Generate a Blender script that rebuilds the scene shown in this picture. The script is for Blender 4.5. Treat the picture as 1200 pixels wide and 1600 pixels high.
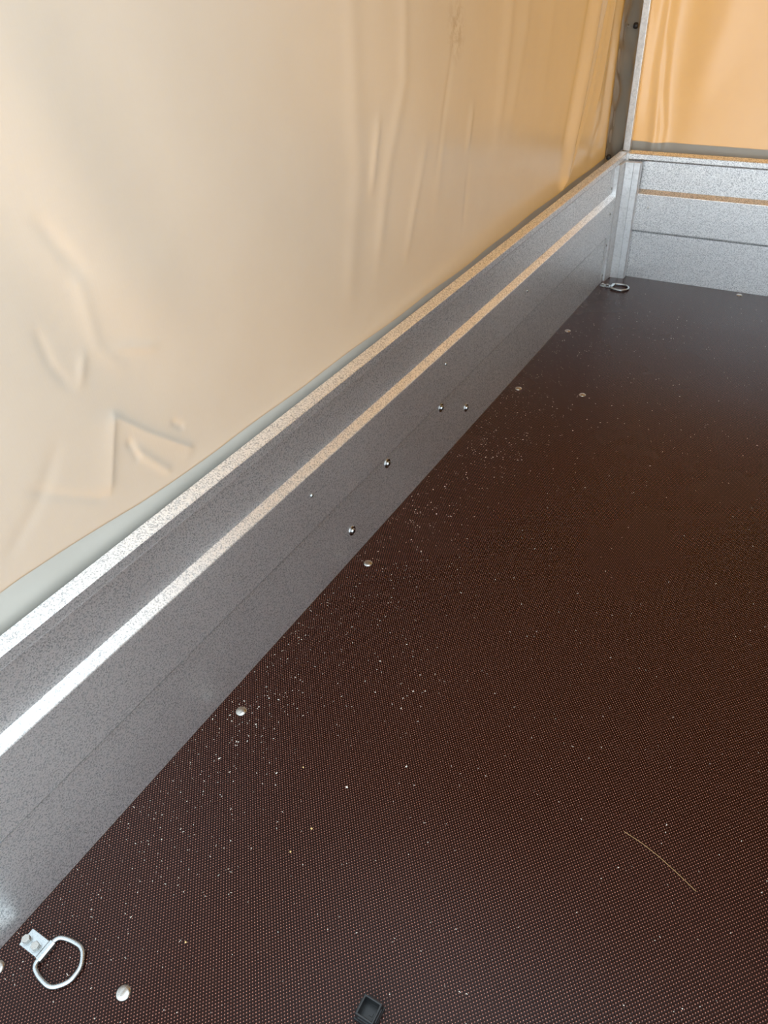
import bpy, math, random
import numpy as np
from mathutils import Vector, Matrix

for o in list(bpy.data.objects):
    bpy.data.objects.remove(o)
scene = bpy.context.scene
COL = scene.collection
U = 1.25                       # measured units -> metres

# ------------------------------------------------------------------ camera
YAW, PITCH, ROLL, FPX = 0.5778, -0.6704, -0.0677, 1145.3
cy_, sy_, cp_, sp_ = math.cos(YAW), math.sin(YAW), math.cos(PITCH), math.sin(PITCH)
fwd = Vector((-sy_ * cp_, cy_ * cp_, sp_))
rgt = Vector((cy_, sy_, 0))
upv = rgt.cross(fwd)
r2 = rgt * math.cos(ROLL) + upv * math.sin(ROLL)
u2 = -rgt * math.sin(ROLL) + upv * math.cos(ROLL)
cam_data = bpy.data.cameras.new('camera')
cam = bpy.data.objects.new('camera', cam_data)
COL.objects.link(cam)
M = Matrix((r2, u2, -fwd)).transposed().to_4x4()
M.translation = Vector((0.5914, 0.0, 0.8832)) * U
cam.matrix_world = M
cam_data.sensor_fit = 'VERTICAL'
cam_data.sensor_height = 32.0
cam_data.lens = FPX / 1600 * 32.0
cam_data.clip_start = 0.01
scene.camera = cam

# ------------------------------------------------------------------ sky, sun, exposure
world = bpy.data.worlds.new('world')
scene.world = world
world.use_nodes = True
wn = world.node_tree
wn.nodes.clear()
w_out = wn.nodes.new('ShaderNodeOutputWorld')
w_bg = wn.nodes.new('ShaderNodeBackground')
w_bg.inputs['Color'].default_value = (0.78, 0.905, 1.0, 1)   # even bright hazy sky
w_bg.inputs['Strength'].default_value = 1.55
wn.links.new(w_bg.outputs[0], w_out.inputs[0])

sun_data = bpy.data.lights.new('sun', 'SUN')
sun_data.energy = 24.0
sun_data.angle = math.radians(3)
sun_data.color = (1.0, 0.97, 0.92)
sun = bpy.data.objects.new('sun', sun_data)
COL.objects.link(sun)
SUN_TRAVEL = Vector((0.22, -0.76, -0.54))        # the sun stands beyond the front wall
sun.rotation_euler = SUN_TRAVEL.to_track_quat('-Z', 'Y').to_euler()
sun.location = (0, 6, 6)

scene.view_settings.view_transform = 'Standard'
scene.view_settings.look = 'None'
scene.view_settings.gamma = 1.0
scene.view_settings.use_curve_mapping = False
scene.view_settings.exposure = 1.24

# ------------------------------------------------------------------ helpers
def tag(o, label=None, cat=None, group=None, kind=None):
    if label: o['label'] = label
    if cat: o['category'] = cat
    if group: o['group'] = group
    if kind: o['kind'] = kind
    return o

def empty(name, loc=(0, 0, 0), rz=0.0):
    o = bpy.data.objects.new(name, None)
    COL.objects.link(o)
    o.location = Vector(loc) * U
    o.rotation_euler = (0, 0, rz)
    o.empty_display_size = 0.05
    return o

def obj(name, data, mat=None, parent=None, loc=(0, 0, 0), rot=(0, 0, 0)):
    o = bpy.data.objects.new(name, data)
    COL.objects.link(o)
    if mat is not None and not data.materials:
        data.materials.append(mat)
    o.parent = parent
    o.location = Vector(loc) * U
    o.rotation_euler = rot
    return o

class MB:
    """collects shapes (measured units) and builds them as one mesh"""
    def __init__(self):
        self.v, self.f = [], []
    def add(self, vs, fs):
        n = len(self.v)
        self.v += [tuple(p) for p in vs]
        self.f += [tuple(i + n for i in f) for f in fs]
        return self
    def box(self, x0, x1, y0, y1, z0, z1):
        return self.add([(x0, y0, z0), (x1, y0, z0), (x1, y1, z0), (x0, y1, z0),
                         (x0, y0, z1), (x1, y0, z1), (x1, y1, z1), (x0, y1, z1)],
                        [(0, 3, 2, 1), (4, 5, 6, 7), (0, 1, 5, 4), (1, 2, 6, 5), (2, 3, 7, 6), (3, 0, 4, 7)])
    def extrude(self, poly, a, b, fn):
        """closed polygon poly, swept from a to b; fn(p, t) -> xyz"""
        n = len(poly)
        vs = [fn(p, a) for p in poly] + [fn(p, b) for p in poly]
        fs = [(i, (i + 1) % n, n + (i + 1) % n, n + i) for i in range(n)]
        fs += [tuple(range(n - 1, -1, -1)), tuple(range(n, 2 * n))]
        return self.add(vs, fs)
    def lathe(self, prof, n=24, c=(0, 0, 0), axis='z'):
        """profile of (r, h) pairs spun round an axis; r = 0 closes"""
        vs, rings = [], []
        for r, h in prof:
            if r <= 1e-9:
                rings.append([len(vs)])
                vs.append((0, 0, h))
            else:
                rings.append(list(range(len(vs), len(vs) + n)))
                vs += [(r * math.cos(2 * math.pi * k / n), r * math.sin(2 * math.pi * k / n), h) for k in range(n)]
        fs = []
        for a, b in zip(rings, rings[1:]):
            for k in range(n):
                k2 = (k + 1) % n
                if len(a) == 1 and len(b) == 1: continue
                if len(a) == 1: fs.append((a[0], b[k2], b[k]))
                elif len(b) == 1: fs.append((a[k], a[k2], b[0]))
                else: fs.append((a[k], a[k2], b[k2], b[k]))
        mp = {'z': lambda p: p, 'x': lambda p: (p[2], p[0], p[1]), '-y': lambda p: (p[0], -p[2], p[1])}[axis]
        return self.add([tuple(q + d for q, d in zip(mp(p), c)) for p in vs], fs)
    def tube(self, pts, r, n=10, closed=False):
        P = [Vector(p) for p in pts]
        m = len(P)
        vs, fs = [], []
        nrm = None
        for i in range(m):
            if closed: t = (P[(i + 1) % m] - P[i - 1]).normalized()
            else: t = (P[min(i + 1, m - 1)] - P[max(i - 1, 0)]).normalized()
            if nrm is None:
                nrm = t.cross(Vector((0, 0, 1)))
                if nrm.length < 1e-4: nrm = t.cross(Vector((1, 0, 0)))
            nrm = (nrm - t * nrm.dot(t)).normalized()
            b = t.cross(nrm)
            rr = r[i] if hasattr(r, '__len__') else r
            vs += [P[i] + (nrm * math.cos(2 * math.pi * k / n) + b * math.sin(2 * math.pi * k / n)) * rr for k in range(n)]
        for i in range(m if closed else m - 1):
            j = (i + 1) % m
            fs += [(i * n + k, i * n + (k + 1) % n, j * n + (k + 1) % n, j * n + k) for k in range(n)]
        if not closed:
            fs += [tuple(range(n - 1, -1, -1)), tuple((m - 1) * n + k for k in range(n))]
        return self.add(vs, fs)
    def mesh(self, name, smooth=False, bevel=0.0):
        me = bpy.data.meshes.new(name)
        me.from_pydata([tuple(c * U for c in p) for p in self.v], [], self.f)
        me.validate()
        if bevel > 0:
            import bmesh
            bm = bmesh.new(); bm.from_mesh(me)
            bmesh.ops.recalc_face_normals(bm, faces=bm.faces)
            es = [e for e in bm.edges if len(e.link_faces) == 2 and e.calc_face_angle(0) > 0.5]
            bmesh.ops.bevel(bm, geom=es, offset=bevel * U, segments=2, profile=0.5, affect='EDGES', clamp_overlap=True)
            bm.to_mesh(me); bm.free()
        if smooth:
            me.polygons.foreach_set('use_smooth', [True] * len(me.polygons))
            me.set_sharp_from_angle(angle=math.radians(40))
        me.update()
        return me

def grid_mesh(name, X, Y, Z, smooth=True):
    """surface through 2-D arrays of coordinates"""
    m, n = X.shape
    co = np.stack([X, Y, Z], -1).reshape(-1, 3).astype(np.float32) * U
    i = np.arange(m - 1)[:, None] * n + np.arange(n - 1)[None, :]
    q = np.stack([i, i + 1, i + n + 1, i + n], -1).reshape(-1, 4).astype(np.int32)
    me = bpy.data.meshes.new(name)
    me.vertices.add(len(co)); me.vertices.foreach_set('co', co.ravel())
    me.loops.add(q.size); me.loops.foreach_set('vertex_index', q.ravel())
    me.polygons.add(len(q)); me.polygons.foreach_set('loop_start', np.arange(len(q), dtype=np.int32) * 4)
    if smooth: me.polygons.foreach_set('use_smooth', np.ones(len(q), dtype=bool))
    me.update(calc_edges=True)
    return me

# ------------------------------------------------------------------ materials
class NT:
    def __init__(self, name):
        self.m = bpy.data.materials.new(name)
        self.m.use_nodes = True
        self.t = self.m.node_tree
        self.t.nodes.clear()
        self.out = self.n('ShaderNodeOutputMaterial')
        self.tc = self.n('ShaderNodeTexCoord').outputs['Object']
    def n(self, kind, **kw):
        nd = self.t.nodes.new(kind)
        for k, v in kw.items():
            setattr(nd, k, v)
        return nd
    def set(self, nd, key, val):
        s = nd.inputs[key]
        if isinstance(val, bpy.types.NodeSocket): self.t.links.new(val, s)
        elif isinstance(val, (tuple, list)) and len(val) == 3 and s.type == 'RGBA': s.default_value = (*val, 1)
        else: s.default_value = val
        return nd
    def math(self, op, a, b=None, clamp=False):
        nd = self.n('ShaderNodeMath', operation=op, use_clamp=clamp)
        self.set(nd, 0, a)
        if b is not None: self.set(nd, 1, b)
        return nd.outputs[0]
    def noise(self, scale, detail=2, rough=0.5, vec=None):
        nd = self.n('ShaderNodeTexNoise')
        self.set(nd, 'Vector', vec or self.tc); self.set(nd, 'Scale', scale)
        self.set(nd, 'Detail', detail); self.set(nd, 'Roughness', rough)
        return nd.outputs['Fac']
    def vor(self, scale, vec=None, out='Color', feature='F1'):
        nd = self.n('ShaderNodeTexVoronoi', feature=feature)
        self.set(nd, 'Vector', vec or self.tc); self.set(nd, 'Scale', scale)
        return nd.outputs[out]
    def rng(self, v, a, b, c, d):
        nd = self.n('ShaderNodeMapRange')
        for k, x in zip(('Value', 'From Min', 'From Max', 'To Min', 'To Max'), (v, a, b, c, d)): self.set(nd, k, x)
        return nd.outputs[0]
    def mix(self, fac, a, b):
        nd = self.n('ShaderNodeMix', data_type='RGBA')
        self.set(nd, 'Factor', fac)
        for i, x in ((6, a), (7, b)):
            s = nd.inputs[i]
            if isinstance(x, bpy.types.NodeSocket): self.t.links.new(x, s)
            else: s.default_value = (*x, 1)
        return nd.outputs[2]
    def scl(self, s):
        nd = self.n('ShaderNodeMapping'); self.set(nd, 'Vector', self.tc); nd.inputs['Scale'].default_value = s
        return nd.outputs[0]
    def bump(self, h, strength, dist):
        nd = self.n('ShaderNodeBump'); self.set(nd, 'Height', h); self.set(nd, 'Strength', strength); self.set(nd, 'Distance', dist)
        return nd.outputs[0]
    def pbr(self, **kw):
        nd = self.n('ShaderNodeBsdfPrincipled')
        for k, v in kw.items():
            self.set(nd, k.replace('_', ' '), v)
        return nd.outputs[0]
    def done(self, sh):
        self.t.links.new(sh, self.out.inputs[0])
        return self.m

def mat_galv(name, lo, hi, scale=520, rough=0.42, metal=0.85, bump=0.32):
    t = NT(name)
    a = t.noise(scale, 3, 0.65)
    b = t.vor(scale * 0.9)
    sep = t.n('ShaderNodeSeparateColor'); t.set(sep, 0, b)
    v = t.math('ADD', t.math('MULTIPLY', a, 0.7), t.math('MULTIPLY', sep.outputs[0], 0.3))
    f = t.rng(v, 0.31, 0.56, 0, 1)
    col = t.mix(f, lo, hi)
    big = t.noise(3.0, 2)
    rg = t.math('ADD', t.rng(f, 0, 1, rough + 0.08, rough - 0.06), t.rng(big, 0.3, 0.7, -0.03, 0.03))
    return t.done(t.pbr(Base_Color=col, Metallic=metal, Roughness=rg, Normal=t.bump(v, bump, 0.0006)))

def mat_metal(name, col, rough, metal=1.0):
    t = NT(name)
    n = t.noise(900, 2)
    c = t.mix(n, tuple(x * 0.85 for x in col), col)
    return t.done(t.pbr(Base_Color=c, Metallic=metal, Roughness=t.rng(n, 0.3, 0.7, rough - 0.05, rough + 0.05)))

def weave(t, pitch):
    sp = t.n('ShaderNodeSeparateXYZ'); t.set(sp, 0, t.tc)
    hz = t.noise(1.0, 1, 0.5, t.scl((60, 60, 1 / pitch)))       # weft threads
    vt = t.noise(1.0, 1, 0.5, t.scl((1 / pitch, 1 / pitch, 60)))  # warp threads
    return t.math('MULTIPLY', t.math('ADD', hz, vt), 0.5)

def mat_tarp(name, stain=False):
    t = NT(name)
    wv = weave(t, 0.0022)
    mott = t.noise(9, 3)
    tcol = t.mix(t.rng(wv, 0.35, 0.65, 0, 1), (0.82, 0.345, 0.008), (0.98, 0.455, 0.016))
    dcol = t.mix(mott, (0.365, 0.358, 0.332), (0.405, 0.398, 0.37))
    dcol = t.mix(t.rng(wv, 0.4, 0.6, 0.0, 0.06), dcol, (0.34, 0.31, 0.25))
    if stain:
        d = t.n('ShaderNodeVectorMath', operation='DISTANCE')
        t.set(d, 0, t.scl((0.0, 1.0, 0.8))); d.inputs[1].default_value = (0, (1.272 - 1.15) * U, (0.752 - 0.35) * 0.8 * U)
        s = t.math('MULTIPLY', t.rng(d.outputs['Value'], 0.0, 0.055, 1, 0), t.rng(t.noise(45, 4, 0.7), 0.42, 0.62, 0, 1), clamp=True)
        fac = t.math('MULTIPLY', s, 0.55, clamp=True)
        dcol = t.mix(fac, dcol, (0.20, 0.14, 0.08))
        tcol = t.mix(fac, tcol, (0.35, 0.17, 0.04))
    nrm = t.bump(t.math('ADD', t.math('MULTIPLY', wv, 0.25), t.noise(14, 2)), 0.12, 0.004)
    p = t.pbr(Base_Color=dcol, Roughness=0.22, Specular_IOR_Level=0.5, Normal=nrm)
    tr = t.n('ShaderNodeBsdfTranslucent'); t.set(tr, 'Color', tcol)
    mx = t.n('ShaderNodeMixShader'); mx.inputs[0].default_value = 0.034
    t.t.links.new(p, mx.inputs[1]); t.t.links.new(tr.outputs[0], mx.inputs[2])
    return t.done(mx.outputs[0])

def mat_hem():
    t = NT('tarp_hem')
    c = t.mix(t.noise(12, 3), (0.40, 0.39, 0.35), (0.45, 0.44, 0.40))
    return t.done(t.pbr(Base_Color=c, Roughness=0.40, Specular_IOR_Level=0.5, Normal=t.bump(t.noise(14, 2), 0.12, 0.004)))

def mat_flap():
    t = NT('tarp_doubled')
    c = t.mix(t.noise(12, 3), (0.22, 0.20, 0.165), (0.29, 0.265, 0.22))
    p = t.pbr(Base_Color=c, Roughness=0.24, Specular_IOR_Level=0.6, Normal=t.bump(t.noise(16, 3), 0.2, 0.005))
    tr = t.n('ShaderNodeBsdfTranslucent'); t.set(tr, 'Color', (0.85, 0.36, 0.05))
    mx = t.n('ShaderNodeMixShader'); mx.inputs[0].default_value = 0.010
    t.t.links.new(p, mx.inputs[1]); t.t.links.new(tr.outputs[0], mx.inputs[2])
    return t.done(mx.outputs[0])

def mat_floor():
    t = NT('phenolic_plywood')
    sp = t.n('ShaderNodeSeparateXYZ'); t.set(sp, 0, t.tc)
    x, y = sp.outputs[0], sp.outputs[1]
    p, q = 0.00533, 0.00646
    a = t.math('ADD', t.math('MULTIPLY', x, 2 * math.pi / p), t.math('MULTIPLY', y, 2 * math.pi / q))
    b = t.math('SUBTRACT', t.math('MULTIPLY', x, 2 * math.pi / p), t.math('MULTIPLY', y, 2 * math.pi / q))
    h = t.math('ADD', t.math('MULTIPLY', t.math('COSINE', a), 0.25), t.math('MULTIPLY', t.math('COSINE', b), 0.25))
    h = t.math('ADD', h, 0.5)
    dot = t.rng(h, 0.78, 0.97, 0, 1)
    var = t.noise(230, 2)
    dotv = t.math('MULTIPLY', dot, t.rng(var, 0.3, 0.7, 0.35, 1.0))
    big = t.noise(4, 3)
    base = t.mix(big, (0.010, 0.0026, 0.0017), (0.014, 0.0038, 0.0024))
    col = t.mix(dotv, base, (0.47, 0.205, 0.15))  # paler dots: pinkish resin, with sky glints on the bumps put into the colour
    # fine pale dust caught in the mesh
    dust = t.math('MULTIPLY', t.rng(t.noise(700, 2, 0.6), 0.74, 0.80, 0, 1), 0.4, clamp=True)
    col = t.mix(dust, col, (0.42, 0.36, 0.32))
    rg = t.rng(t.noise(2.5, 3), 0.3, 0.7, 0.22, 0.30)
    return t.done(t.pbr(Base_Color=col, Roughness=rg, Specular_IOR_Level=0.14, Normal=t.bump(h, 0.25, 0.0008)))

def mat_plain(name, col, rough, var=0.15, scale=40, **kw):
    t = NT(name)
    n = t.noise(scale, 3)
    return t.done(t.pbr(Base_Color=t.mix(n, tuple(c * (1 - var) for c in col), tuple(min(1, c * (1 + var)) for c in col)), Roughness=rough, **kw))

GALV = mat_galv('galvanised_sheet', (0.40, 0.41, 0.425), (1.0, 1.0, 1.0), metal=0.87, rough=0.42, bump=0.42)
GALV_POST = mat_galv('galvanised_post', (0.70, 0.71, 0.72), (0.82, 0.83, 0.84), scale=160, rough=0.44, metal=0.8, bump=0.06)
ZINC = mat_metal('zinc_plated_steel', (0.46, 0.49, 0.50), 0.26)
BOLT = mat_metal('bolt_head_steel', (0.42, 0.40, 0.37), 0.24)
CHROME = mat_metal('polished_screw_steel', (0.42, 0.42, 0.42), 0.12)
TARP = mat_tarp('tarp_side', stain=True)
TARP2 = mat_tarp('tarp_plain')
HEM = mat_hem()
FLAP = mat_flap()
FLOOR = mat_floor()
BLACK = mat_plain('black_plastic', (0.010, 0.011, 0.012), 0.34, Specular_IOR_Level=0.35)
RUBBER = mat_plain('black_rubber', (0.012, 0.012, 0.013), 0.5)
CHIP = mat_plain('pale_wood_chip', (0.62, 0.57, 0.50), 0.8, 0.25, 200)
AMBER = mat_plain('amber_crumb', (0.62, 0.43, 0.18), 0.7, 0.25, 200)
STRAW = mat_plain('dry_straw', (0.26, 0.15, 0.06), 0.6, 0.2, 200)
GROUND = mat_plain('concrete_yard', (0.30, 0.30, 0.295), 0.9, 0.2, 30)

# ------------------------------------------------------------------ setting
W, L, YR = 1.20, 2.291, -0.08       # width, front wall, rear edge
ROOF = 1.28
tag(obj('ground', MB().box(-12, 13, -12, 14, -0.52, -0.50).mesh('ground'), GROUND), kind='structure')
fl = MB().box(-0.004, W + 0.004, YR, L + 0.004, -0.016, 0.0)
floor = tag(obj('floor', fl.mesh('floor'), FLOOR), kind='structure')

# --- drop-side boards: one sheet profile (depth d into the room, height z)
# pieces as closed polygons of (d, z)
PIECES = {
    'lower_panel': [(0, -0.016), (0, 0.1362), (-0.0095, 0.1290), (-0.0095, 0.148), (-0.014, 0.148), (-0.014, -0.016)],
    'middle_panel': [(0.0036, 0.1420), (0.0046, 0.1432), (0.0046, 0.2432), (0.0039, 0.2447), (-0.0068, 0.2554), (-0.0093, 0.2554), (-0.0093, 0.1420)],
    'upper_panel': [(-0.0070, 0.2556), (-0.0070, 0.3315), (-0.0105, 0.3315), (-0.0105, 0.2556)],
    'top_rail': [(0.0038, 0.3350), (0.005, 0.3365), (0.005, 0.3487), (0.0038, 0.3502), (-0.0127, 0.3547),
                 (-0.0140, 0.3540), (-0.0160, 0.3380), (-0.0160, 0.3317), (0.0018, 0.3317)],
}

def long_panel(poly, a, b, fn, dent=None, n=1):
    mb = MB()
    ts = np.linspace(a, b, n + 1)
    m = len(poly)
    vs = []
    for t in ts:
        for p in poly:
            vs.append(fn(p, t))
    fs = []
    for k in range(n):
        for i in range(m):
            j = (i + 1) % m
            fs.append((k * m + i, k * m + j, (k + 1) * m + j, (k + 1) * m + i))
    fs += [tuple(range(m - 1, -1, -1)), tuple(n * m + i for i in range(m))]
    return mb.add(vs, fs)

wall_left = tag(empty('wall_left', (0, 1.1, 0)), kind='structure')
wall_front = tag(empty('wall_front', (0.6, L, 0)), kind='structure')
wall_right = tag(empty('wall_right', (W, 1.1, 0)), kind='structure')
LEFT_FN = lambda p, t: (p[0], t - 1.1, p[1])
FRONT_FN = lambda p, t: (t - 0.6, -p[0], p[1])
RIGHT_FN = lambda p, t: (-p[0], t - 1.1, p[1])
ENDS = {'lower_panel': 2.2245, 'middle_panel': 2.2240, 'upper_panel': 2.2245, 'top_rail': 2.2855}
for nm, poly in PIECES.items():
    obj(nm, long_panel(poly, YR, ENDS[nm], LEFT_FN).mesh(nm), GALV, wall_left)
    obj(nm, long_panel(poly, YR, 2.2855, RIGHT_FN).mesh(nm), GALV, wall_right)
    x0 = 0.0125 if nm == 'top_rail' else -0.026
    obj(nm, long_panel(poly, x0, W - x0, FRONT_FN).mesh(nm), GALV, wall_front)

# --- corner pillar between the boards: stepped pressed profile
cp = empty('corner_pillar', (0.0, 2.24, 0))
tag(cp, 'grey pressed-steel corner pillar between side and front boards', 'pillar')
pp = [(-0.026, 2.2250), (0.0060, 2.2250), (0.0080, 2.2265), (0.0110, 2.2605), (0.0125, 2.2635), (0.0345, 2.2645),
      (0.0352, 2.2660), (0.0360, 2.2650), (0.0525, 2.2665), (0.0538, 2.2680), (0.0538, 2.2860), (-0.026, 2.2860)]
obj('profile', MB().extrude(pp, 0.0, 0.3312, lambda p, t: (p[0], p[1] - 2.24, t)).mesh('profile'), GALV_POST, cp)
obj('bolting_flange', MB().box(0.0001, 0.0014, 2.2010 - 2.24, 2.2249 - 2.24, 0.0, 0.1405).mesh('bolting_flange', bevel=0.0004), GALV_POST, cp)
obj('bolting_flange', MB().box(-0.0069, -0.0056, 2.2020 - 2.24, 2.2249 - 2.24, 0.2572, 0.3310).mesh('bolting_flange', bevel=0.0004), GALV_POST, cp)
rivx = MB().lathe([(0.0034, 0.0), (0.0032, 0.0010), (0.0022, 0.0021), (0, 0.0026)], 14, axis='x').mesh('rivet', smooth=True)
for (x, y, z) in ((0.0014, 2.213, 0.022), (0.0014, 2.213, 0.112), (-0.0056, 2.214, 0.272)):
    obj('rivet', rivx, ZINC, cp, (x, y - 2.24, z))

# --- rivets and socket screws of the boards
for (y, z) in ((0.7016, 0.205), (1.157, 0.216), (1.5728, 0.2086), (2.198, 0.206)):
    obj('rivet', rivx, ZINC, wall_left, (0.0046, y - 0.002 - 1.1, z + 0.0015))
rivy = MB().lathe([(0.0038, 0.0), (0.0035, 0.0010), (0.0024, 0.0022), (0.0012, 0.0024), (0, 0.0016)], 14, axis='-y').mesh('rivet', smooth=True)
for x in (0.0872, 0.55, 1.05):
    obj('rivet', rivy, GALV_POST, wall_front, (x - 0.6, -0.0046, 0.2080))
scr = MB().lathe([(0.0092, 0.0), (0.0092, 0.0010), (0.0086, 0.0017), (0.0058, 0.0012), (0.0050, 0.0014), (0.0046, 0.0036), (0.0038, 0.0046),
                  (0.0026, 0.0048), (0.0024, 0.0022), (0, 0.0022)], 28, axis='x').mesh('socket_screw', smooth=True)
for (y, z, x) in ((0.800, 0.0589, 0), (0.9286, 0.1226, 0), (1.142, 0.1256, 0), (1.2595, 0.0632, 0)):
    obj('socket_screw', scr, CHROME, wall_left, (x, y - 1.1, z))

# --- domed bolts sunk in the floor
dome = MB().lathe([(0.0083, 0.0), (0.0081, 0.0007), (0.0068, 0.0016), (0.0046, 0.0023), (0.0020, 0.0027), (0, 0.0028)], 28).mesh('carriage_bolt', smooth=True)
for (x, y) in ((0.1571, 0.0875), (0.035, 0.4357), (0.0325, 0.7937), (0.0288, 1.4922), (0.1754, 1.5273), (0.0263, 1.8439), (0.3889, 2.269), (0.0135, 0.034)):
    obj('carriage_bolt', dome, BOLT, floor, (x, y, 0.0))

# ------------------------------------------------------------------ tarpaulin cover
def sstep(x, a, b):
    t = np.clip((x - a) / (b - a), 0, 1)
    return t * t * (3 - 2 * t)

def ridge(Y, Z, pts, amp, sig, fade=0.04, sharp=False, side=0):
    """a fold that follows the broken line pts; side != 0 keeps one flank broad"""
    best = np.full(Y.shape, 1e9); sgn = np.zeros(Y.shape); along = np.zeros(Y.shape)
    tot = 0.0
    segs = []
    for (a, b) in zip(pts, pts[1:]):
        l = math.hypot(b[0] - a[0], b[1] - a[1]); segs.append((a, b, l, tot)); tot += l
    for k, (a, b, l, s0) in enumerate(segs):
        dy, dz = (b[0] - a[0]) / l, (b[1] - a[1]) / l
        ry, rz = Y - a[0], Z - a[1]
        s = ry * dy + rz * dz
        lo = -1e9 if k == 0 else 0
        hi = 1e9 if k == len(segs) - 1 else l
        sc = np.clip(s, lo, hi)
        py, pz = ry - sc * dy, rz - sc * dz
        d = np.hypot(py, pz)
        m = d < best
        best = np.where(m, d, best); along = np.where(m, sc + s0, along)
        sgn = np.where(m, np.sign(ry * dz - rz * dy), sgn)
    sg = sig if side == 0 else np.where(sgn * side > 0, sig * 3.5, sig)
    prof = np.exp(-np.abs(best) / sg) if sharp else np.exp(-0.5 * (best / sg) ** 2)
    w = sstep(along, -fade, fade) * (1 - sstep(along, tot - fade, tot + fade))
    return amp * prof * w

rs = np.random.RandomState(4)
WAVES = [(rs.uniform(1, 5), rs.uniform(0.4, 3.0), rs.uniform(0, 6.28), rs.uniform(0.4, 1.0)) for _ in range(9)]

def side_x(Y, Z):
    """inner surface of the left sheet: positive = into the room"""
    X = -0.0255 - 0.018 * sstep(Y, 0.75, 1.7)
    Y = Y + 0.014 * (1 - sstep(Y, 0.4, 1.2))
    Z = Z - 0.006 * sstep(Z, 0.4, 0.6)
    hgt = sstep(Z, 0.36, 0.62)
    for ky, kz, ph, a in WAVES:
        X = X + 0.0011 * a * np.sin(2 * math.pi * (ky * Y * 0.5 + kz * Z * 0.4) + ph) * hgt
    R = lambda *a, **k: ridge(Y, Z, *a, **k)
    # broad soft roll at the near end
    X = X + R([(0.415, 1.0), (0.45, 0.80), (0.50, 0.62), (0.55, 0.54)], 0.0042, 0.040, 0.10)
    X = X + R([(0.33, 1.0), (0.36, 0.80), (0.43, 0.60), (0.50, 0.50)], -0.0022, 0.035, 0.10)
    # the triangular pucker above the rail
    X = X + R([(0.442, 0.487), (0.408, 0.412)], 0.0024, 0.0045, 0.010, sharp=True, side=1)
    X = X + R([(0.442, 0.487), (0.475, 0.450), (0.535, 0.392)], 0.0019, 0.0040, 0.010, sharp=True, side=1)
    X = X + R([(0.449, 0.452), (0.455, 0.425)], -0.0014, 0.0032, 0.006)
    X = X + R([(0.452, 0.440), (0.472, 0.412), (0.492, 0.384)], 0.0013, 0.004, 0.008)
    X = X + R([(0.397, 0.407), (0.36, 0.435), (0.324, 0.466)], -0.0007, 0.004, 0.01)
    X = X + R([(0.278, 0.418), (0.33, 0.452), (0.365, 0.488)], -0.0009, 0.006, 0.02)
    X = X + R([(0.515, 0.44), (0.528, 0.425)], -0.0012, 0.003, 0.006)
    # little folds higher up
    X = X + R([(0.430, 0.690), (0.452, 0.645), (0.458, 0.630)], -0.0012, 0.006, 0.015)
    X = X + R([(0.452, 0.640), (0.450, 0.560), (0.470, 0.530)], 0.0008, 0.006, 0.02)
    X = X + R([(0.392, 0.600), (0.394, 0.565), (0.404, 0.540)], -0.0008, 0.004, 0.012)
    X = X + R([(0.432, 0.560), (0.418, 0.535)], 0.0012, 0.004, 0.012)
    X = X + R([(0.47, 0.55), (0.52, 0.53)], 0.0008, 0.004, 0.012)
    # slack vertical folds towards the front
    for pts, am, sg, fd in (
            ([(0.965, 1.0), (0.955, 0.78), (0.95, 0.60), (0.90, 0.45)], 0.0016, 0.014, 0.05),
            ([(1.010, 0.66), (0.985, 0.575)], 0.0022, 0.006, 0.02),
            ([(1.10, 1.0), (1.085, 0.70), (1.035, 0.60), (0.99, 0.47)], 0.0018, 0.010, 0.05),
            ([(1.15, 0.60), (1.08, 0.45)], 0.0016, 0.008, 0.03),
            ([(1.27, 0.74), (1.215, 0.62), (1.19, 0.55)], -0.0014, 0.006, 0.03),
            ([(1.215, 0.62), (1.19, 0.50)], 0.0014, 0.012, 0.03),
            ([(1.345, 0.62), (1.325, 0.56)], 0.0022, 0.007, 0.02),
            ([(1.33, 0.52), (1.31, 0.43)], -0.0012, 0.006, 0.03),
            ([(1.52, 1.0), (1.50, 0.72), (1.47, 0.56)], 0.0035, 0.016, 0.05),
            ([(1.62, 1.0), (1.58, 0.72), (1.52, 0.56)], 0.0035, 0.018, 0.05),
            ([(1.75, 1.0), (1.72, 0.70), (1.70, 0.58)], 0.0020, 0.020, 0.05),
            # the stiff pleat that stands off the rail
            ([(2.075, 1.0), (2.005, 0.70), (1.965, 0.575), (1.935, 0.47), (1.895, 0.36)], 0.013, 0.020, 0.02),
            ([(2.035, 1.0), (1.965, 0.72), (1.918, 0.56), (1.885, 0.44)], -0.004, 0.014, 0.03),
            ([(2.22, 1.0), (2.122, 0.717), (2.04, 0.535), (1.953, 0.393), (1.915, 0.350)], -0.006, 0.006, 0.02),
            ([(2.215, 1.0), (2.165, 0.72), (2.14, 0.62), (2.10, 0.50)], 0.004, 0.012, 0.04),
            ([(2.19, 0.62), (2.17, 0.45), (2.10, 0.38)], -0.003, 0.020, 0.05)):
        X = X + R(pts, am, sg, fd)
    tuck = 1 - sstep(Z, 0.285, 0.338)          # the lower edge lies against the outside of the board
    return X * (1 - tuck) - 0.0215 * tuck

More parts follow.
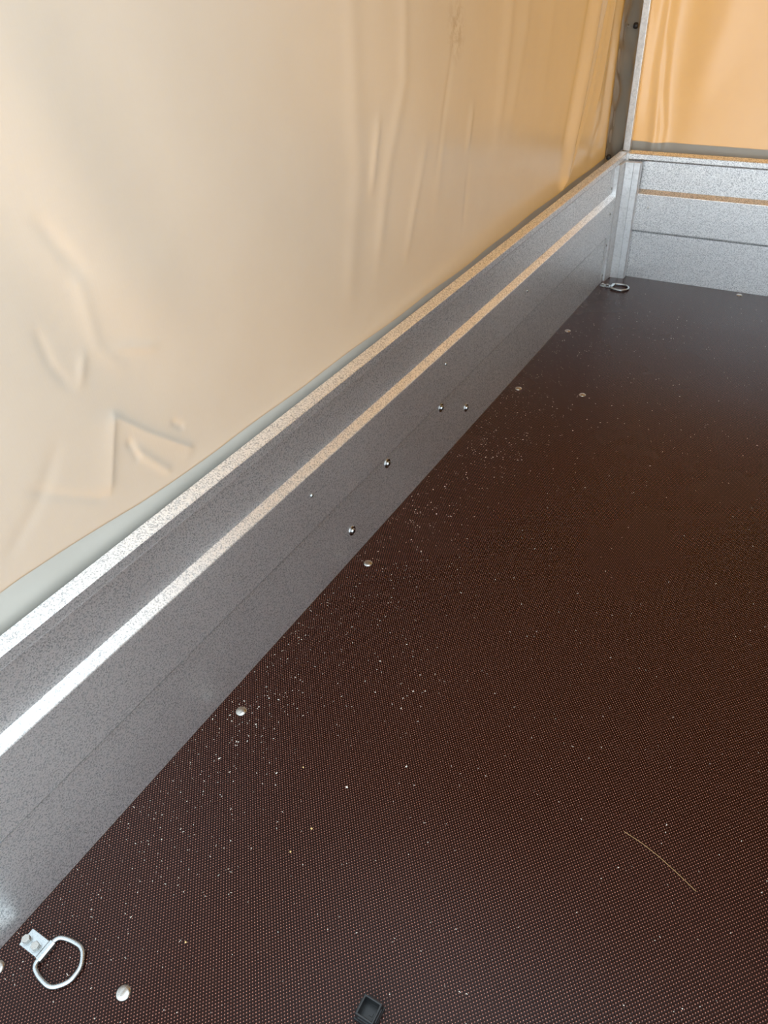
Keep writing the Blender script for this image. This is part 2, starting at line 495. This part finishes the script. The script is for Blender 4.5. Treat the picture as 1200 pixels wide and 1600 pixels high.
cover = empty('tarpaulin_cover', (0, 1.15, 0.35))
tag(cover, 'translucent tarpaulin cover, pale inside and glowing orange towards the front', 'tarpaulin')
OFF = np.array((0, 1.15, 0.35))
ys = np.concatenate([np.linspace(YR, 0.70, 300, endpoint=False), np.linspace(0.70, 2.352, 420)]); zs = np.concatenate([np.linspace(0.260, 0.72, 180, endpoint=False), np.linspace(0.72, 1.0, 60)])
Yg, Zg = np.meshgrid(ys, zs, indexing='ij')
Xg = side_x(Yg, Zg)
Xg = Xg * (1 - sstep(Yg, 2.26, 2.338)) + (-0.044) * sstep(Yg, 2.26, 2.338)
side_sheet = obj('side_sheet', grid_mesh('side_sheet', Xg, Yg - 1.15, Zg - 0.35), TARP, cover)
side_sheet['label'] = 'pale creased side sheet above the long side board'
Yt, Zt = np.meshgrid(ys, np.linspace(1.0, ROOF + 0.015, 12), indexing='ij')
Xt = side_x(Yt, np.minimum(Zt, 1.0)) * (1 - sstep(Zt, 1.0, ROOF)) - 0.038 * sstep(Zt, 1.0, ROOF)
Xt[:, 0] = np.interp(ys, ys, Xg[:, -1])
obj('side_sheet', grid_mesh('side_sheet_top', Xt, Yt - 1.15, Zt - 0.35), TARP2, cover)
# doubled lower hem
hem_top = lambda y: np.interp(y, [-0.05, 0.26, 0.42, 0.56, 0.8, 1.37, 2.0, 2.4], [0.397, 0.389, 0.3735, 0.366, 0.364, 0.346, 0.345, 0.344])
Yh, th = np.meshgrid(np.arange(YR, 2.262, 0.006), np.linspace(0, 1, 26), indexing='ij')
Zh = 0.264 + (hem_top(Yh) + 0.0012 * np.sin(Yh * 23) - 0.264) * th
Xh = side_x(Yh, Zh) + 0.0016 + 0.0016 * np.sin(Yh * 31 + 1) * th * (1 - th)
hem = obj('hem', grid_mesh('hem', Xh, Yh - 1.15, Zh - 0.35), HEM, cover)
hem['label'] = 'opaque grey hem along the lower edge of the side sheet'
# doubled strip beside the corner post
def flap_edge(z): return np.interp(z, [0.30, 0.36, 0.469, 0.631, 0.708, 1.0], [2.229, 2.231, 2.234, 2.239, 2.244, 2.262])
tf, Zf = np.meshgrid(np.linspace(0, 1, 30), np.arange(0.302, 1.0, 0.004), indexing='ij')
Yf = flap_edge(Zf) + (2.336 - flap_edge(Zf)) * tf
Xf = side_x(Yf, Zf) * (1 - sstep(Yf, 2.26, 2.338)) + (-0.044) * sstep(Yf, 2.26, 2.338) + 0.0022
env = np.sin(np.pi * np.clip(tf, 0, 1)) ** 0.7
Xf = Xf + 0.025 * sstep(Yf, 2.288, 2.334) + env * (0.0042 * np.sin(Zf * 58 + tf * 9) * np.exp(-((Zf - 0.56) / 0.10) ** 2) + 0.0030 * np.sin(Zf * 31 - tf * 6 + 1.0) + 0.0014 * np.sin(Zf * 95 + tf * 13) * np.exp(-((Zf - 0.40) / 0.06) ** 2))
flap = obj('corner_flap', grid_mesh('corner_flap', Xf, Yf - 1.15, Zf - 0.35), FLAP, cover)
flap['label'] = 'doubled grey crumpled strip next to the corner post'
# front sheet
YF = 2.337
def front_y(X, Z):
    R = lambda *a, **k: ridge(X, Z, *a, **k)
    D = np.zeros(X.shape)
    D = D + R([(0.050, 1.0), (0.047, 0.70), (0.048, 0.56), (0.056, 0.47), (0.064, 0.395), (0.064, 0.34)], 0.012, 0.011, 0.02)
    D = D + R([(0.058, 0.60), (0.067, 0.50), (0.084, 0.41), (0.086, 0.34)], 0.0055, 0.0045, 0.04)
    D = D + R([(0.12, 1.0), (0.10, 0.70), (0.105, 0.45), (0.11, 0.34)], -0.005, 0.025, 0.05)
    D = D + R([(0.21, 1.0), (0.19, 0.66), (0.15, 0.5)], 0.004, 0.030, 0.06)
    D = D + 0.002 * np.sin(X * 17 + Z * 3) * np.sin(Z * 5 + 1)
    lean = 0.075 * (Z - 0.35) * sstep(X, -0.01, 0.06) * (1 - sstep(X, W - 0.08, W))
    tuck = 1 - sstep(Z, 0.285, 0.345)
    return (YF - D + lean) * (1 - tuck) + (L + 0.0205) * tuck
xs = np.concatenate([np.arange(-0.052, 0.55, 0.0035), np.linspace(0.56, W + 0.070, 30)])
Xq, Zq = np.meshgrid(xs, np.linspace(0.265, 1.0, 134), indexing='ij')
fs_ = obj('front_sheet', grid_mesh('front_sheet', Xq, front_y(Xq, Zq) - 1.15, Zq - 0.35), TARP2, cover)
fs_['label'] = 'orange glowing front sheet above the front board'
Xq2, Zq2 = np.meshgrid(xs, np.linspace(1.0, ROOF + 0.015, 10), indexing='ij')
obj('front_sheet', grid_mesh('front_sheet_top', Xq2, front_y(Xq2, np.minimum(Zq2, 1.0)) - 1.15, Zq2 - 0.35), TARP2, cover)
Xe, te = np.meshgrid(xs, np.linspace(0, 1, 20), indexing='ij')
ztop = np.interp(xs, [-0.03, 0.016, 0.08, 0.12, 0.366, 1.3], [0.3735, 0.3725, 0.3715, 0.3722, 0.3706, 0.370])[:, None]
Ze = 0.27 + (ztop - 0.27) * te
fh = obj('front_hem', grid_mesh('front_hem', Xe, front_y(Xe, Ze) - 0.0016 - 1.15, Ze - 0.35), HEM, cover)
fh['label'] = 'opaque grey hem along the lower edge of the front sheet'
# right sheet and roof close the space
Yr_, Zr_ = np.meshgrid(np.linspace(YR, 2.352, 40), np.linspace(0.26, ROOF + 0.015, 40), indexing='ij')
tk = 1 - sstep(Zr_, 0.285, 0.345)
obj('side_sheet', grid_mesh('right_sheet', (W + 0.038 + 0.004 * np.sin(Yr_ * 9)) * (1 - tk) + (W + 0.0205) * tk, Yr_ - 1.15, Zr_ - 0.35), TARP2, cover)
Xo, Yo = np.meshgrid(np.linspace(-0.060, W + 0.060, 30), np.linspace(0.80, 2.470, 40), indexing='ij')
obj('roof_sheet', grid_mesh('roof_sheet', Xo, Yo - 1.15, ROOF - 0.35 + 0.006 * np.sin(Yo * 7) * np.sin(Xo * 5)), TARP2, cover)
# fastening eyelet and the black toggle ends
eye = MB().lathe([(0.0028, 0.0), (0.0052, 0.0004), (0.0052, 0.0014), (0.0040, 0.0020), (0.0028, 0.0014), (0.0028, 0.0)], 16, axis='x').mesh('eyelet', smooth=True)
obj('eyelet', eye, ZINC, cover, (-0.0375, 2.284 - 1.15, 0.652 - 0.35))
knob = MB().lathe([(0.0, -0.004), (0.006, -0.004), (0.0075, -0.001), (0.0075, 0.003), (0.0060, 0.0065), (0, 0.0075)], 16, axis='x').mesh('toggle', smooth=True)
obj('toggle', knob, RUBBER, cover, (-0.0270, 2.2165 - 1.15, 0.3520 - 0.35))
obj('toggle', knob, RUBBER, cover, (-0.0250, 2.309 - 1.15, 0.651 - 0.35))

# ------------------------------------------------------------------ upright of the tarp frame
post = empty('frame_post', (-0.0037, 2.310, 0.35))
tag(post, 'thin upright galvanised square tube standing in the front left corner', 'post')
obj('tube', MB().box(-0.0095, 0.0105, -0.005, 0.014, 0.0005, ROOF - 0.35 - 0.02).mesh('tube', bevel=0.0022), GALV_POST, post)
obj('foot_plate', MB().box(-0.0160, 0.0158, -0.0238, 0.0150, -0.0185, 0.0004).mesh('foot_plate', bevel=0.001), GALV_POST, post)

# ------------------------------------------------------------------ lashing rings
def lashing_ring(loc, rz, label, ring_pts):
    t = empty('lashing_ring', loc, rz)
    tag(t, label, 'lashing ring', 'lashing rings bolted to the floor')
    # local +x runs from the wall into the room
    pl = [(-0.014, -0.0098), (0.0165, -0.0098), (0.0165, 0.0098), (-0.014, 0.0098)]
    obj('base_plate', MB().extrude(pl, 0.0, 0.0022, lambda p, z: (p[0], p[1], z)).mesh('base_plate', bevel=0.0006), ZINC, t)
    hexh = MB()
    hp = [(0.0050 * math.cos(k * math.pi / 3), 0.0050 * math.sin(k * math.pi / 3)) for k in range(6)]
    hexh.extrude(hp, 0.0008, 0.0050, lambda p, z: (p[0], p[1], z))
    hm = hexh.mesh('hex_bolt', bevel=0.0005)
    wsh = MB().lathe([(0.0, 0.0), (0.0062, 0.0), (0.0062, 0.0009), (0.0, 0.0009)], 20).mesh('washer')
    for (x, y, a) in ((-0.0095, -0.0022, 0.3), (0.0060, -0.0022, 0.9)):
        b = obj('hex_bolt', hm, BOLT, t, (x, y, 0.0022), (0, 0, a))
        obj('washer', wsh, ZINC, b)
    sl = [(-0.0040 + 0.0, 0.0), (0.0040, 0.0), (0.0048, 0.003), (0.0044, 0.0066), (0.002, 0.0082), (-0.002, 0.0082), (-0.0042, 0.0062), (-0.0046, 0.003)]
    obj('sleeve', MB().extrude(sl, -0.0108, 0.0108, lambda p, y: (p[0] + 0.0205, y, p[1])).mesh('sleeve', bevel=0.0004), ZINC, t)
    # ring wire: rounded polygon through ring_pts
    P = [Vector(p) for p in ring_pts]
    out = []
    n = len(P)
    for i in range(n):
        a, b, c = P[i - 1], P[i], P[(i + 1) % n]
        k = 0.42
        q0, q1 = b.lerp(a, k), b.lerp(c, k)
        for s in range(7):
            u = s / 6
            out.append(q0.lerp(b, u).lerp(b.lerp(q1, u), u))
    obj('ring', MB().tube(out, 0.0028, 12, closed=True).mesh('ring', smooth=True), ZINC, t)
    return t

RING = [(0.0205, 0.0, 0.0042), (0.0205, -0.0165, 0.0042), (0.0330, -0.0215, 0.0036), (0.0550, -0.0235, 0.0032), (0.0690, -0.0090, 0.0032),
        (0.0690, 0.0090, 0.0032), (0.0550, 0.0235, 0.0032), (0.0330, 0.0215, 0.0036), (0.0205, 0.0165, 0.0042)]
lashing_ring((0.0300, 0.0722, 0.0), math.radians(1), 'zinc lashing ring on the floor nearest the camera', RING)
lashing_ring((0.0220, 2.1885, 0.0), math.radians(-2), 'zinc lashing ring at the far corner beside the pillar', RING)

# ------------------------------------------------------------------ loose bits on the floor
cap = empty('square_plug', (0.3990, 0.2030, 0.0), math.radians(1))
tag(cap, 'black plastic square tube plug lying open side up on the floor', 'plug')
def frame_ring(o0, o1, i0, i1, z0, z1):
    """hollow square wall: outer half sizes o0 (bottom) o1 (top), inner i0, i1"""
    q = lambda s, z: [(-s, -s, z), (s, -s, z), (s, s, z), (-s, s, z)]
    vs = q(o0, z0) + q(o1, z1) + q(i1, z1) + q(i0, z0)
    fs = []
    for k in range(4):
        j = (k + 1) % 4
        fs += [(k, j, 4 + j, 4 + k), (4 + k, 4 + j, 8 + j, 8 + k), (8 + k, 8 + j, 12 + j, 12 + k), (12 + k, 12 + j, j, k)]
    return MB().add(vs, fs)
obj('flange', frame_ring(0.0125, 0.0120, 0.0080, 0.0080, 0.0, 0.0032).mesh('flange', bevel=0.0004), BLACK, cap)
obj('cup_wall', frame_ring(0.0112, 0.0104, 0.0082, 0.0084, 0.0032, 0.0150).mesh('cup_wall', bevel=0.0005), BLACK, cap)
obj('cup_floor', MB().box(-0.0084, 0.0084, -0.0084, 0.0084, 0.0004, 0.0016).mesh('cup_floor'), BLACK, cap)
for a in range(4):
    obj('rib', MB().box(-0.007, 0.007, 0.0103, 0.0118, 0.0034, 0.0110).mesh('rib', bevel=0.0003), BLACK, cap, rot=(0, 0, a * math.pi / 2))
obj('moulded_letter_block', MB().box(0.0, 0.0042, -0.0020, 0.0022, 0.0016, 0.0024).mesh('moulded_letter_block'), BLACK, cap)

st = [(0.570, 0.5231, 0.0012), (0.592, 0.519, 0.0016), (0.615, 0.512, 0.0019), (0.640, 0.502, 0.0018), (0.656, 0.495, 0.0014), (0.6638, 0.4917, 0.0010)]
pts = []
for i in range(len(st) - 1):
    for s in range(4):
        pts.append(Vector(st[i]).lerp(Vector(st[i + 1]), s / 4) - Vector((0.615, 0.51, 0)))
tag(obj('straw_stalk', MB().tube(pts, 0.00040, 6).mesh('straw_stalk', smooth=True), STRAW, None, (0.615, 0.51, 0)),
    'thin dry straw stalk lying on the brown floor', 'straw')

rnd = random.Random(7)
def flake(x, y, l, w, ang, mat, name, label, cat):
    mb = MB()
    n = 7
    top = []
    for k in range(n):
        a = 2 * math.pi * k / n
        rr = rnd.uniform(0.75, 1.15)
        top.append((l / 2 * math.cos(a) * rr, w / 2 * math.sin(a) * rr))
    vs = [(p[0], p[1], 0.0) for p in top] + [(p[0] * 0.8, p[1] * 0.8, min(l, w) * 0.35 * rnd.uniform(0.7, 1.2)) for p in top]
    vs.append((0, 0, min(l, w) * 0.5))
    fs = [(k, (k + 1) % n, n + (k + 1) % n, n + k) for k in range(n)] + [(n + k, n + (k + 1) % n, 2 * n) for k in range(n)] + [tuple(range(n - 1, -1, -1))]
    tag(obj(name, mb.add(vs, fs).mesh(name), mat, None, (x, y, 0.0001), (0, 0, ang)), label, cat)
flake(0.0589, 0.3595, 0.0060, 0.0018, 1.0, CHIP, 'wood_flake', 'curled white flake below the floor bolt near the side board', 'flake')
flake(0.2374, 0.4084, 0.0042, 0.0030, 0.3, CHIP, 'wood_flake', 'white flake in mid floor, between amber crumbs and another white flake', 'flake')
flake(0.2915, 0.4726, 0.0036, 0.0026, 0.8, CHIP, 'wood_flake', 'rightmost small white flake in the middle of the floor', 'flake')
flake(0.1424, 0.3797, 0.0034, 0.0016, 1.2, CHIP, 'wood_flake', 'narrow pale flake just left of the topmost amber crumb', 'flake')
flake(0.1694, 0.4044, 0.0024, 0.0022, 0.0, AMBER, 'amber_crumb', 'amber crumb farthest from the camera', 'crumb')
flake(0.2295, 0.3386, 0.0034, 0.0028, 0.0, AMBER, 'amber_crumb', 'largest amber crumb in the middle of the floor', 'crumb')
flake(0.2237, 0.3015, 0.0030, 0.0026, 0.0, AMBER, 'amber_crumb', 'amber crumb just nearer the camera than the largest one', 'crumb')
flake(0.1812, 0.1592, 0.0026, 0.0024, 0.0, AMBER, 'amber_crumb', 'lone amber crumb near the closest lashing ring', 'crumb')

# sawdust and splinters nobody could count
mb = MB()
def speck(x, y, l, w, a):
    ca, sa = math.cos(a), math.sin(a)
    h = w * 0.6
    q = [(-l / 2, -w / 2), (l / 2, -w / 2 * 0.6), (l / 2, w / 2 * 0.6), (-l / 2, w / 2)]
    vs = [(x + p[0] * ca - p[1] * sa, y + p[0] * sa + p[1] * ca, z) for z in (0.0001, h) for p in q]
    mb.add(vs, [(4, 5, 6, 7), (0, 1, 5, 4), (1, 2, 6, 5), (2, 3, 7, 6), (3, 0, 4, 7)])
for i in range(2600):
    y = rnd.uniform(0.03, 2.18)
    x = 0.004 + abs(rnd.gauss(0, 0.10)) if rnd.random() < 0.55 else rnd.uniform(0.01, 1.15)
    if x > 1.18: continue
    big = rnd.random() < 0.10
    l = rnd.uniform(0.0016, 0.0034) if big else rnd.uniform(0.0005, 0.0013)
    w = rnd.uniform(0.0004, 0.0009) if big else l * rnd.uniform(0.4, 0.9)
    speck(x, y, l, w, rnd.uniform(0, 6.28))
for (cx, cy, n) in ((0.05, 0.43, 60), (0.06, 0.95, 40), (0.10, 1.20, 40), (0.14, 1.45, 30), (0.20, 0.60, 25), (0.28, 1.9, 16)):
    for i in range(n):
        x = cx + rnd.gauss(0, 0.03)
        if x < 0.006: continue
        l = rnd.uniform(0.0007, 0.0024)
        speck(x, cy + rnd.gauss(0, 0.05), l, l * rnd.uniform(0.25, 0.7), rnd.uniform(0, 6.28))
tag(obj('sawdust', mb.mesh('sawdust'), CHIP), 'pale sawdust and splinters scattered over the brown floor', 'sawdust', kind='stuff')
